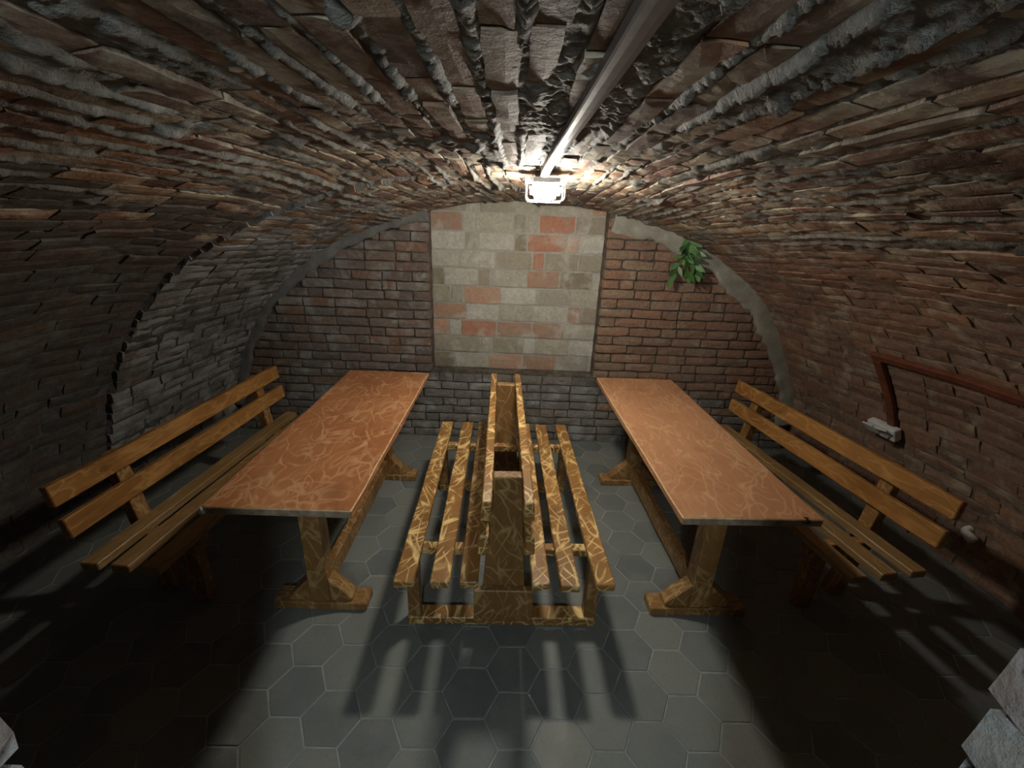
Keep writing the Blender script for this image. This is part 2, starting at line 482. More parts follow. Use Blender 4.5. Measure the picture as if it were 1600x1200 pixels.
# ------------------------------------------------------------------ brick meshes: unit boxes (x = length, y = height, z = outward), 40 triangles each
def brick_mesh(seed, jit, chamfer, mat, depth=0.05, lenr=0.26, hr=0.065):
    """one worn brick in metres, face looking to +z (z = 0), chipped arrises; 44 triangles"""
    r = random.Random(seed)
    nx, ny = 5, 3
    V = []; F = []
    xs = [-0.5, -0.5 + r.uniform(0.12, 0.3), r.uniform(-0.1, 0.1), 0.5 - r.uniform(0.12, 0.3), 0.5]
    ysl = [-0.5, r.uniform(-0.15, 0.15), 0.5]
    for j in range(ny):
        for i in range(nx):
            edge = i in (0, nx - 1) or j in (0, ny - 1)
            cor = i in (0, nx - 1) and j in (0, ny - 1)
            x = xs[i] * lenr + (r.uniform(-jit, jit) * 0.6 if edge and i in (0, nx - 1) else 0)
            y = ysl[j] * hr + r.uniform(-jit, jit) * (0.75 if j in (0, ny - 1) else 0.4)
            if cor:
                x *= 1 - r.uniform(0.0, 1.0) * chamfer / lenr; y *= 1 - r.uniform(0.0, 1.6) * chamfer / hr
            z = -chamfer * r.uniform(0.0, 1.3) if edge else r.uniform(-0.3, 0.5) * chamfer
            V.append((x, y, z))
    for j in range(ny - 1):
        for i in range(nx - 1):
            a = j * nx + i
            F.append((a, a + 1, a + nx + 1, a + nx))
    per = [0, 1, 2, 3, 4, 9, 14, 13, 12, 11, 10, 5]
    base = len(V)
    for p in per:
        x, y, z = V[p]
        V.append((x * 0.985, y * 0.97, -depth))
    m = len(per)
    for q in range(m):
        F.append((per[(q + 1) % m], per[q], base + q, base + (q + 1) % m))
    return V, F

def brick_set(prefix, mat, n=8, jit=0.004, chamfer=0.006, depth=0.05, lenr=0.26, hr=0.065, seed=0):
    res = []
    for i in range(n):
        V, F = brick_mesh(seed * 100 + i, jit, chamfer, mat, depth, lenr, hr)
        me = bpy.data.meshes.new('brick')
        me.from_pydata(V, [], F)
        me.update()
        me.materials.append(mat)
        res.append((me, np.array(V), F))
    return res, lenr, hr

camP = Vector((0, 0, CAMH))
camF = Vector((0, math.cos(PITCH), -math.sin(PITCH)))
camU = Vector((0, math.sin(PITCH), math.cos(PITCH)))
def seen_area(p, area, nrm):
    d = p - camP
    fz = d.dot(camF)
    if fz < 0.05: return 0.0
    u = d.x / fz * 670; v = d.dot(camU) / fz * 670
    s = area * max(0.02, -nrm.dot(d.normalized())) / fz ** 2
    if abs(u) > 830 or abs(v) > 640: return s * 1e-4
    return s

def lay(parent, specs, stuff_name, piece_name='brick', limit=300):
    """specs: (meshset entry, matrix, seen area). The largest become objects, the rest one joined part"""
    specs.sort(key=lambda s: -s[2])
    for (me, V, F), mw, a in specs[:limit]:
        o = bpy.data.objects.new(piece_name, me)
        COL.objects.link(o)
        o.parent = parent
        o.matrix_basis = mw
    rest = specs[limit:]
    if rest:
        AV = []; AF = []; b = 0
        for (me, V, F), mw, a in rest:
            R = np.array(mw)
            AV.append(V @ R[:3, :3].T + R[:3, 3])
            AF += [tuple(i + b for i in f) for f in F]
            b += len(V)
        me = bpy.data.meshes.new(stuff_name)
        me.from_pydata(np.vstack(AV).tolist(), [], AF)
        me.update()
        for i, mt in enumerate(specs[0][0][0].materials): me.materials.append(mt)
        o = link(bpy.data.objects.new(stuff_name, me), parent)
        o['kind'] = 'stuff'

def basis(p, ax, ay, az, sx=1.0, sy=1.0, sz=1.0):
    m = Matrix.Identity(4)
    for i in range(3):
        m[i][0] = ax[i] * sx; m[i][1] = ay[i] * sy; m[i][2] = az[i] * sz; m[i][3] = p[i]
    return m

# ------------------------------------------------------------------ floor
def build_floor():
    S = 0.115; rot = 0.02333; ox, oy = -4.07516 * S, 11.9161 * S
    n = 60
    gx = np.linspace(-2.75, 2.75, 90); gy = np.linspace(-0.6, 3.6, 70)
    X, Y = np.meshgrid(gx, gy, indexing='ij')
    Z = -0.0022 + (fbm(X * 6, Y * 6, 9) - 0.5) * 0.0012
    V = np.stack([X, Y, Z], -1).reshape(-1, 3)
    idx = np.arange(X.size).reshape(X.shape)
    F = np.stack([idx[:-1, :-1], idx[1:, :-1], idx[1:, 1:], idx[:-1, 1:]], -1).reshape(-1, 4)
    floor = tag(mesh_obj('floor', V, [tuple(int(i) for i in f) for f in F], M['grout'], None, True), kind='structure')
    meshes = []
    for i in range(6):
        r = random.Random(500 + i)
        Vt = []; Ft = []
        g = 0.0035
        jit = [(r.uniform(-0.0012, 0.0012), r.uniform(-0.0012, 0.0012)) for _ in range(6)]
        for ring, (rad, z) in enumerate((((S - g - 0.0025), 0.0), ((S - g), -0.0022), ((S - g), -0.012))):
            for k in range(6):
                a = k * PI / 3
                Vt.append((rad * math.cos(a) + jit[k][0], rad * math.sin(a) + jit[k][1], z))
        Ft.append((0, 1, 2, 3, 4, 5))
        for ring in range(2):
            for k in range(6):
                a = ring * 6 + k; b = ring * 6 + (k + 1) % 6
                Ft.append((a, a + 6, b + 6, b))
        me = bpy.data.meshes.new('hexagonal_tile')
        me.from_pydata(Vt, [], Ft); me.update(); me.materials.append(M['tile'])
        meshes.append((me, np.array(Vt), Ft))
    specs = []
    c, s = math.cos(rot), math.sin(rot)
    for q in range(-20, 30):
        for rr in range(-40, 40):
            lx = 1.5 * q * S; ly = math.sqrt(3) * (rr + q / 2) * S
            x = c * lx - s * ly + ox; y = s * lx + c * ly + oy
            if y < -0.5 or y > 3.47 or abs(x) > 2.62: continue
            tilt = Euler((random.gauss(0, 0.004), random.gauss(0, 0.004), rot + random.gauss(0, 0.006))).to_matrix().to_4x4()
            p = Vector((x, y, random.uniform(-0.0008, 0.0012)))
            mw = Matrix.Translation(p) @ tilt
            specs.append((random.choice(meshes), mw, seen_area(p, 0.034, Vector((0, 0, 1)))))
    lay(floor, specs, 'tile_field', 'hexagonal_tile')
build_floor()

# ------------------------------------------------------------------ barrel vault: crown (ceiling) and the two haunches (walls)
TS = 0.47
ceiling = vault_sheet('ceiling', -TS, TS, M['mortar_vault'])
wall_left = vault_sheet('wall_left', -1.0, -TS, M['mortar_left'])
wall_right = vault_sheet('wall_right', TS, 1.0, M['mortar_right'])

set_crown = brick_set('crown', M['brick_vault'], 14, 0.006, 0.0035, 0.05, 0.27, 0.064, 1)
set_right = brick_set('right', M['brick_right'], 12, 0.005, 0.004, 0.05, 0.25, 0.069, 2)
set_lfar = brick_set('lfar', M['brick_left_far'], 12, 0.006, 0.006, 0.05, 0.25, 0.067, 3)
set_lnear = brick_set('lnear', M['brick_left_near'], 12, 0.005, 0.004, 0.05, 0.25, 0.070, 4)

def vault_bricks():
    sp = {'c': [], 'l': [], 'r': []}
    for ci in range(-NC - 3, NC + 3):
        ctilt = random.gauss(0, 0.07)
        for seg in ((Y_FRONT, Y_STEP), (Y_STEP, Y_BACK)) if ci < 0 else ((Y_FRONT, Y_BACK),):
            far_left = ci < 0 and seg[0] == Y_STEP
            slope = -SHEAR if far_left else 0.0
            y = seg[0] + (random.uniform(0.0, 0.06) if far_left else -random.uniform(0, 0.25))
            if far_left: y = seg[0] - random.uniform(0.0, 0.014)
            while y < seg[1] - 0.03:
                t_mid0 = (ci + 0.5) * DT
                L = random.choice((0.255, 0.275, 0.29, 0.27, 0.15)) * random.uniform(0.92, 1.06)
                if far_left: L *= 0.8
                y0 = max(y, seg[0] - (0.014 if far_left else 0)); y1 = min(y + L, seg[1] + (0.0 if seg[1] == Y_STEP else 0.02))
                y += L
                if y1 - y0 < 0.06: continue
                gap = random.uniform(0.002, 0.010)
                ym = 0.5 * (y0 + y1)
                tm = t_mid0 + slope * (ym - Y_STEP) * (1 if far_left else 0) + (float(vnoise(ci * 3.7, ym * 1.3, 50)) - 0.5) * 0.22 * DT
                if abs(tm) > 0.995 or (ci < 0) != (tm < 0): continue
                if abs(tm) < 0.40 and ym < 1.9 and float(smothered(np.float64(ci), ym)) > 0.785: continue
                key = 'c' if abs(tm) < TS else ('l' if tm < 0 else 'r')
                if key == 'c':
                    st = set_crown
                    if tm > 0.33 and random.random() < (tm - 0.33) / 0.14: st = set_right
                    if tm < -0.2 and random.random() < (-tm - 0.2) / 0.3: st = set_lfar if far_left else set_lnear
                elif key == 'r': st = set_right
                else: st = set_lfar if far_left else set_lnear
                bs, lenr, hr = st
                p, al, ac, nr = frame(tm, ym, slope=slope)
                crown = max(0.0, 1.0 - abs(tm) * 1.4)
                proud = random.uniform(0.000, 0.006) + crown * random.uniform(-0.005, 0.004)
                wd = random.uniform(0.90, 1.04) - 0.22 * crown * random.random()
                rz = random.gauss(0, 0.008 + 0.012 * crown)
                rx = (ctilt + random.gauss(0, 0.05)) * (1 - 0.6 * crown); ry = random.gauss(0, 0.014)
                mw = basis(p + nr * proud, al, ac, nr)
                if mw.to_3x3().determinant() < 0:
                    mw = basis(p + nr * proud, al, -ac, nr)
                mw = mw @ Euler((rx, ry, rz)).to_matrix().to_4x4() @ Matrix.Diagonal(((y1 - y0 - gap) / lenr, wd, 1.0, 1.0))
                sp[key].append((random.choice(bs), mw, seen_area(p, (y1 - y0) * 0.065, nr)))
    return sp
VB = vault_bricks()

def lay_multi(parent, specs, stuff_name):
    """like lay, but the rest is joined material by material"""
    specs.sort(key=lambda s: -s[2])
    lay(parent, specs[:300], stuff_name)
    rest = {}
    for s in specs[300:]:
        rest.setdefault(s[0][0].materials[0].name, []).append(s)
    AV = []; AF = []; AM = []; b = 0; mats = list(rest.keys())
    for mi, mn in enumerate(mats):
        for (me, V, F), mw, a in rest[mn]:
            R = np.array(mw)
            AV.append(V @ R[:3, :3].T + R[:3, 3])
            AF += [tuple(i + b for i in f) for f in F]
            AM += [mi] * len(F)
            b += len(V)
    if AV:
        me = bpy.data.meshes.new(stuff_name)
        me.from_pydata(np.vstack(AV).tolist(), [], AF); me.update()
        for mn in mats: me.materials.append(bpy.data.materials[mn])
        me.polygons.foreach_set('material_index', AM)
        o = link(bpy.data.objects.new(stuff_name, me), parent)
        o['kind'] = 'stuff'
lay_multi(ceiling, VB['c'], 'brick_field')
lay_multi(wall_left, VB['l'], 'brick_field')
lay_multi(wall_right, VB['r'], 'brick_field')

# ------------------------------------------------------------------ end wall: two piers, a bricked-up alcove between them and a plinth below it
AX0, AX1, AZ = -0.675, 0.672, 0.60      # alcove opening
ADEPTH = 0.11
def arch_z(x):
    P = PEL if x < 0 else PER
    return float(np.interp(abs(x), P[:, 0], P[:, 1]))

def wall_sheet(name, x0, x1, z0, ztop, y, mat, amp=0.01, res=0.02, seed=0):
    xs = np.arange(x0, x1 + 1e-6, (x1 - x0) / max(2, int((x1 - x0) / res)))
    n = 80
    V = []; F = []
    for x in xs:
        zt = ztop(x)
        for k in range(n + 1):
            V.append((x, y, z0 + (zt - z0) * k / n))
    V = np.array(V)
    V[:, 1] -= (fbm(V[:, 0] * 16, V[:, 2] * 16, seed) - 0.5) * amp * 2
    m = n + 1
    for i in range(len(xs) - 1):
        for k in range(n):
            a = i * m + k
            F.append((a, a + m, a + m + 1, a + 1))
    return mesh_obj(name, V.tolist(), F, mat, None, True)

wall_back = None
def build_back():
    global wall_back
    top = lambda x: arch_z(x) + 0.06
    yb = Y_BACK + 0.019
    # one backing mesh: left pier, right pier, plinth, alcove jambs
    parts = [wall_sheet('p', -2.5, AX0, -0.02, top, yb, M['mortar_back'], 0.006, seed=61),
             wall_sheet('p', AX1, 2.5, -0.02, top, yb, M['mortar_back'], 0.006, seed=62),
             wall_sheet('p', AX0, AX1, -0.02, lambda x: AZ, yb, M['mortar_back'], 0.006, seed=63)]
    V = []; F = []
    for p in parts:
        b = len(V)
        V += [tuple(v.co) for v in p.data.vertices]
        F += [tuple(i + b for i in f.vertices) for f in p.data.polygons]
        bpy.data.objects.remove(p)
    # jambs, sill
    for (xa, ya, xb, yb2) in ((AX0, yb, AX0 + 0.015, yb + ADEPTH + 0.05), (AX1, yb, AX1 - 0.015, yb + ADEPTH + 0.05)):
        b = len(V)
        V += [(xa, ya, AZ - 0.02), (xb, yb2, AZ - 0.02), (xb, yb2, 2.05), (xa, ya, 2.05)]
        F.append((b, b + 1, b + 2, b + 3))
    b = len(V)
    V += [(AX0, yb, AZ), (AX1, yb, AZ), (AX1, yb + ADEPTH + 0.05, AZ + 0.01), (AX0, yb + ADEPTH + 0.05, AZ + 0.01)]
    F.append((b, b + 1, b + 2, b + 3))
    wall_back = tag(mesh_obj('wall_back', V, F, M['mortar_back'], None, True), kind='structure')

    sl = brick_set('pl', M['brick_pier_left'], 12, 0.0045, 0.004, 0.04, 0.24, 0.064, 11)
    sr = brick_set('pr', M['brick_pier_right'], 12, 0.0045, 0.005, 0.04, 0.24, 0.064, 12)
    sp = brick_set('pp', M['brick_plinth'], 12, 0.0045, 0.004, 0.04, 0.24, 0.064, 13)
    specs = []
    CH = 0.0735
    nrm = Vector((0, -1, 0))
    def put(st, xa, xb, zc, y=Y_BACK, nm=nrm, hscale=1.0):
        bs, lenr, hr = st
        ax = Vector((1, 0, 0)); az = nm
        p = Vector(((xa + xb) / 2, y + random.uniform(-0.007, 0.005), zc))
        mw = basis(p, ax, az.cross(ax), az) @ Euler((random.gauss(0, 0.03), random.gauss(0, 0.015), random.gauss(0, 0.012))).to_matrix().to_4x4() \
            @ Matrix.Diagonal(((xb - xa) / lenr, hscale * random.uniform(0.92, 1.03), 1, 1))
        specs.append((random.choice(bs), mw, seen_area(p, (xb - xa) * hr, nm)))
    for row in range(0, 27):
        zc = (row + 0.5) * CH
        for side in (-1, 1):
            st = sl if side < 0 else sr
            if zc < 0.42: st = sp if (side < 0 or random.random() < 0.65) else sr
            edge = AX0 if side < 0 else AX1
            # outer limit where the cement band starts
            P = PEL if side < 0 else PER
            ztest = zc + CH * 0.5
            if ztest > P[0, 1] - 0.03: continue
            xo = float(np.interp(-ztest, -P[:, 1], P[:, 0])) - (0.03 if side < 0 else 0.05)
            if zc < AZ - 0.01: 
                xi = 0.0
            else:
                xi = abs(edge)
            x = xi
            first = True
            while x < xo - 0.05:
                L = random.choice((0.245, 0.245, 0.25, 0.12, 0.235)) * random.uniform(0.93, 1.05)
                if first: L = 0.25 if row % 2 else 0.125
                x1 = min(x + L, xo)
                if x1 - x > 0.05:
                    a, b2 = x + 0.005, x1 - 0.006
                    sset = st
                    if zc < AZ - 0.01 and x < abs(edge): sset = sp
                    put(sset, side * b2 if side < 0 else a, -a if side < 0 else b2, zc)
                x = x1
                first = False
        # jamb bricks seen in the reveals of the alcove
        if zc > AZ + 0.02 and zc < 1.84:
            for side, xe in ((-1, AX0), (1, AX1)):
                st = sl if side < 0 else sr
                bs, lenr, hr = st
                nm = Vector((-side, 0.0, 0)).normalized()
                ax = Vector((0, 1, 0))
                p = Vector((xe - side * random.uniform(0.0, 0.008), Y_BACK + 0.066, zc))
                mw = basis(p, ax, nm.cross(ax), nm) @ Matrix.Diagonal((0.115 / lenr, random.uniform(0.92, 1.03), 1, 1))
                specs.append((random.choice(bs), mw, seen_area(p, 0.115 * hr, nm)))
    lay_multi(wall_back, specs, 'brick_field')

    # smooth cement bands where the piers meet the vault
    for side, P, mat, w0, w1 in ((-1, PEL, M['cement_left'], 0.035, 0.09), (1, PER, M['cement_right'], 0.07, 0.17)):
        V = []; F = []
        ts = np.linspace(0.205 if side > 0 else 0.20, 0.93, 130)
        K = 7
        for i, t in enumerate(ts):
            x = np.interp(t, TT, P[:, 0]); z = np.interp(t, TT, P[:, 1])
            x2 = np.interp(t + 0.01, TT, P[:, 0]); z2 = np.interp(t + 0.01, TT, P[:, 1])
            d = np.array([x2 - x, z2 - z]); d /= np.linalg.norm(d)
            nrm2 = np.array([d[1], -d[0]])
            if nrm2[1] > 0 and nrm2[0] > 0: nrm2 = -nrm2
            if nrm2 @ np.array([-x, 0.5 - z]) < 0: nrm2 = -nrm2
            wn = float(vnoise(i * 0.11, 3.3, 70 + side)) * 0.6 + float(vnoise(i * 0.37, 8.3, 71 + side)) * 0.4
            wd = w0 + (w1 - w0) * wn
            for k in range(K + 1):
                q = k / K
                off = -0.03 + (wd + 0.03) * q
                pr = 0.020 * (1 - q ** 4) - 0.012 * (q > 0.99)
                pr += (float(vnoise(i * 0.3, k * 0.9, 80)) - 0.5) * 0.006
                V.append((side * (x + nrm2[0] * off), Y_BACK - pr - 0.002, z + nrm2[1] * off))
        m = K + 1
        for i in range(len(ts) - 1):
            for k in range(K):
                a = i * m + k
                F.append((a, a + m, a + m + 1, a + 1) if side < 0 else (a, a + 1, a + m + 1, a + m))
        o = mesh_obj('cement_band', V, F, mat, wall_back, True)
        so = o.modifiers.new('thick', 'SOLIDIFY'); so.thickness = 0.03; so.offset = -1
        o['label'] = 'rough grey cement band along the arch of the end wall'
build_back()

def build_alcove():
    yb = Y_BACK + ADEPTH
    wa = wall_sheet('wall_alcove', AX0 - 0.02, AX1 + 0.02, AZ - 0.03, lambda x: arch_z(x) + 0.08, yb + 0.009, M['mortar_alcove'], 0.003, seed=90)
    tag(wa, kind='structure')
    st = brick_set('al', M['brick_alcove'], 12, 0.004, 0.003, 0.03, 0.28, 0.13, 21)
    bs, lenr, hr = st
    specs = []
    CH = 0.1375
    nm = Vector((0, -1, 0)); ax = Vector((1, 0, 0))
    z = AZ + 0.005
    row = 0
    while z < 1.98:
        x = AX0 + 0.005 - (0.0 if row % 2 else random.uniform(0.08, 0.16))
        while x < AX1 - 0.02:
            L = random.choice((0.285, 0.275, 0.29, 0.27, 0.10)) * random.uniform(0.96, 1.04)
            a, b = max(x, AX0 + 0.003), min(x + L, AX1 - 0.003)
            x += L
            if b - a < 0.05: continue
            p = Vector(((a + b) / 2, yb + random.uniform(-0.003, 0.003), z + CH / 2))
            mw = basis(p, ax, nm.cross(ax), nm) @ Euler((random.gauss(0, 0.012), random.gauss(0, 0.008), random.gauss(0, 0.008))).to_matrix().to_4x4() \
                @ Matrix.Diagonal(((b - a - 0.012) / lenr, (CH - 0.012) / hr * random.uniform(0.97, 1.02), 1, 1))
            specs.append((random.choice(bs), mw, 1.0))
        z += CH
        row += 1
    lay(wa, specs, 'brick_field')
build_alcove()

# ------------------------------------------------------------------ front wall with the doorway the photograph is taken from
def build_front():
    V = []; F = []
    y0, y1 = 0.165, 0.288
    for side, xj in ((-1, 0.543), (1, 0.498)):
        P = PN
        n = 24
        xs = np.linspace(xj, 2.62, n)
        for yy in (y0, y1):
            pass
        b = len(V)
        for x in xs:
            zt = float(np.interp(x, P[:, 0], P[:, 1])) + 0.06
            V += [(side * x, y0, -0.02), (side * x, y0, zt), (side * x, y1, -0.02), (side * x, y1, zt)]
        for i in range(n - 1):
            a = b + i * 4; c = a + 4
            F += [(a, a + 1, c + 1, c), (a + 2, c + 2, c + 3, a + 3)]
        F.append((b, b + 2, b + 3, b + 1))
    b = len(V)
    zs = [2.0, 2.08]  # unseen lintel above the doorway, added to limit stairwell light on the ceiling
    for x in (-0.56, 0.5):
        V += [(x, y0, zs[0]), (x, y0, zs[1]), (x, y1, zs[1]), (x, y1, zs[0])]
    F += [(b, b + 1, b + 5, b + 4), (b + 1, b + 2, b + 6, b + 5), (b + 2, b + 3, b + 7, b + 6), (b + 3, b, b + 4, b + 7)]
    wf = tag(mesh_obj('wall_front', V, F, M['mortar_left'], None), kind='structure')
    bs, lenr, hr = brick_set('jb', M['brick_jamb'], 8, 0.004, 0.008, 0.05, 0.14, 0.066, 31)
    specs = []
    CH = 0.0735
    for side, xj in ((-1, 0.533), (1, 0.488)):
        nm = Vector((-side, 0, 0)); ax = Vector((0, 1, 0))
        for row in range(26):
            zc = (row + 0.5) * CH + 0.012
            p = Vector((side * (xj + random.uniform(-0.006, 0.008)), 0.232 + random.uniform(-0.005, 0.008), zc))
            mw = basis(p, ax, nm.cross(ax), nm) @ Euler((random.gauss(0, 0.03), random.gauss(0, 0.03), random.gauss(0, 0.02))).to_matrix().to_4x4() \
                @ Matrix.Diagonal((1.0, random.uniform(0.95, 1.06), 1, 1))
            specs.append((random.choice(bs), mw, 1.0))
    lay(wf, specs, 'brick_field')
build_front()

# ------------------------------------------------------------------ tables
def make_table(label, c, rz, W, L, H, mat, foot_half, extras=None):
    t = empty('trestle_table', (c[0], c[1], 0), rz)
    tag(t, label, 'table')
    tp = plank('table_top', (W, L, 0.034), (0, 0, H - 0.017), mat, t, bev=0.004, wob=0.002, seg=1)
    tp.data.materials.append(M['wood_endgrain']); tp.data.materials.append(M['wood_worn'])
    for f in tp.data.polygons:
        if abs(f.normal.y) > 0.85: f.material_index = 1
        elif f.center.z > 0 and 0.3 < f.normal.z < 0.93: f.material_index = 2
    for s in (-1, 1):
        yy = s * (L / 2 - 0.25)
        plank('post', (0.092, 0.085, H - 0.032 - 0.045), (0, yy, (H - 0.032 + 0.045) / 2), M['wood_post'], t)
        plank('foot', (foot_half * 2, 0.10, 0.045), (0, yy, 0.0225), M['wood_post'], t)
        plank('bearer', (W * 0.78, 0.06, 0.045), (0, yy + s * -0.0, H - 0.032 - 0.0225), M['wood_post'], t)
        for g in (-1, 1):
            x0 = g * 0.046; x1 = g * (foot_half - 0.07)
            prism('gusset', [(x0, 0.045), (x1, 0.045), (x1, 0.062), (x0, 0.175)], yy - 0.036, yy + 0.036, M['wood_post'], t)
    plank('stretcher', (0.045, L - 0.5 - 0.09, 0.105), (0, 0, 0.045 + 0.0525 + 0.012), M['wood_post'], t)
    return t

TL = make_table('orange-brown table beside the left bench, with a white fitting on its near corner', (-0.8835, 2.143), math.radians(0.75), 0.57, 1.61, 0.73, M['wood_table_l'], 0.22)
TR = make_table('lighter orange-brown table with a dark knot at its near corner, beside the right bench', (0.9295, 2.194), math.radians(2.1), 0.558, 1.612, 0.73, M['wood_table_r'], 0.235)
# worn metal fitting on the near outer corner of the left table
bm = bmesh.new()
bmesh.ops.create_uvsphere(bm, u_segments=12, v_segments=8, radius=0.5)
for v in bm.verts:
    v.co = Vector((v.co.x * 0.026, v.co.y * 0.024, v.co.z * 0.034)) * (1 + 0.12 * math.sin(v.co.x * 9 + v.co.z * 7))
fit = bm_obj('corner_fitting', bm, plain_mat('white_metal', (0.75, 0.76, 0.76), 0.3, 0.4), TL, True)
fit.location = (-0.279, -0.803, 0.712)
fit['label'] = 'small white metal corner fitting'

# dark knot at the near outer corner of the right table
bm = bmesh.new()
bmesh.ops.create_uvsphere(bm, u_segments=14, v_segments=8, radius=0.5)
for v in bm.verts:
    a = math.atan2(v.co.y, v.co.x)
    k = 1 + 0.18 * math.sin(3 * a + 0.5)
    v.co = Vector((v.co.x * 0.052 * k, v.co.y * 0.036 * k, v.co.z * 0.022))
kn = bm_obj('knot', bm, plain_mat('knot_dark', (0.045, 0.02, 0.012), 0.5, var=0.5, scale=60), TR, True)
kn.location = (0.215, -0.795, 0.7215)
kn['label'] = 'dark knot in the wood'

# ------------------------------------------------------------------ benches
def make_side_bench(label, c, rz, side, W, L, slat_w, top_z=0.77):
    """local x: 0 at the front edge of the seat, growing towards the wall (times side)"""
    b = empty('backrest_bench', (c[0], c[1], 0), rz)
    tag(b, label, 'bench')
    sz = 0.42
    for i in range(3):
        xc = slat_w / 2 + i * (W - slat_w) / 2
        plank('seat_slat', (slat_w, L, 0.038), (side * xc, 0, sz - 0.019), M['wood_bench'], b)
    lean = 0.07
    for s in (-1, 1):
        yy = s * (L / 2 - 0.25)
        plank('crossbar', (W - 0.02, 0.05, 0.05), (side * (W / 2 - 0.005), yy, sz - 0.038 - 0.025), M['wood_post'], b)
        plank('leg', (0.085, 0.05, sz - 0.038), (side * 0.085, yy + 0.0 * s, (sz - 0.038) / 2), M['wood_post'], b, rot=(0, side * 0.0, 0))
        # rear leg that carries on up as the backrest post, leaning outwards
        x0 = side * (W - 0.075); x1 = side * (W - 0.005)
        xt0 = side * (W + 0.045); xt1 = side * (W + 0.095)
        prism('back_post', [(x0, 0.0), (x1, 0.0), (side * (W + 0.055), sz), (xt1, top_z - 0.02), (xt0, top_z - 0.02), (side * (W - 0.002 + 0.004), sz)] if side > 0 else
              [(x1, 0.0), (x0, 0.0), (side * (W + 0.002), sz), (xt0, top_z - 0.02), (xt1, top_z - 0.02), (side * (W + 0.055), sz)],
              yy - 0.035 + 0.06, yy + 0.035 + 0.06, M['wood_post'], b)
    for zt, hgt in ((top_z, 0.088), (top_z - 0.145, 0.088)):
        zc = zt - hgt / 2
        f = (zc - sz) / (top_z - 0.02 - sz)
        xf = W + 0.002 + f * 0.043
        plank('back_rail', (0.034, L, hgt), (side * (xf - 0.017 + 0.001), 0, zc), M['wood_back'], b, rot=(0, side * 0.12, 0))
    return b

BR = make_side_bench('bench with orange backrest rails along the right wall, behind the right table', (1.362, 2.155), math.radians(8.8), 1, 0.372, 1.46, 0.076)
BL = make_side_bench('bench with brown backrest rails along the grey left wall, behind the left table', (-1.355, 2.09), math.radians(-2.8), -1, 0.335, 1.51, 0.078)

def make_double_bench():
    b = empty('double_bench', (-0.021, 2.065, 0), math.radians(1.9))
    tag(b, 'double-sided slatted bench with a shared high centre back, between the two tables', 'bench')
    sz = 0.42
    L = 1.48
    for s in (-1, 1):
        for xa, xb in ((0.108, 0.182), (0.223, 0.301), (0.368, 0.446)):
            o = plank('seat_slat', (xb - xa, L, 0.034), (s * (xa + xb) / 2, random.uniform(-0.008, 0.008), sz - 0.017), M['wood_slat'], b)
    for s in (-1, 1):
        yy = s * 0.535
        plank('foot', (0.88, 0.075, 0.045), (0, yy, 0.0225), M['wood_slat'], b)
        for g in (-1, 1):
            plank('leg', (0.055, 0.06, sz - 0.034 - 0.045), (g * 0.41, yy, (sz - 0.034 + 0.045) / 2), M['wood_post'], b)
        plank('crossbar', (0.82, 0.045, 0.042), (0, yy + s * -0.055, sz - 0.034 - 0.021), M['wood_slat'], b)
        prism('upright', [(-0.105, 0.045), (0.105, 0.045), (0.058, 0.80), (-0.058, 0.80)], yy - 0.025, yy + 0.025, M['wood_post'], b)
        plank('foot_block', (0.265, 0.035, 0.185), (0, yy + s * 0.0415, 0.045 + 0.0925), M['wood_post'], b)
    lean = math.atan2(0.047, 0.755)
    for g in (-1, 1):
        for zt in (0.803, 0.645):
            zc = zt - 0.045
            xo = 0.105 - 0.047 * (zc - 0.045) / 0.755
            plank('back_rail', (0.038, 1.46, 0.088), (g * (xo + 0.021), 0, zc), M['wood_slat'], b, rot=(0, -g * lean, 0))
    return b
make_double_bench()

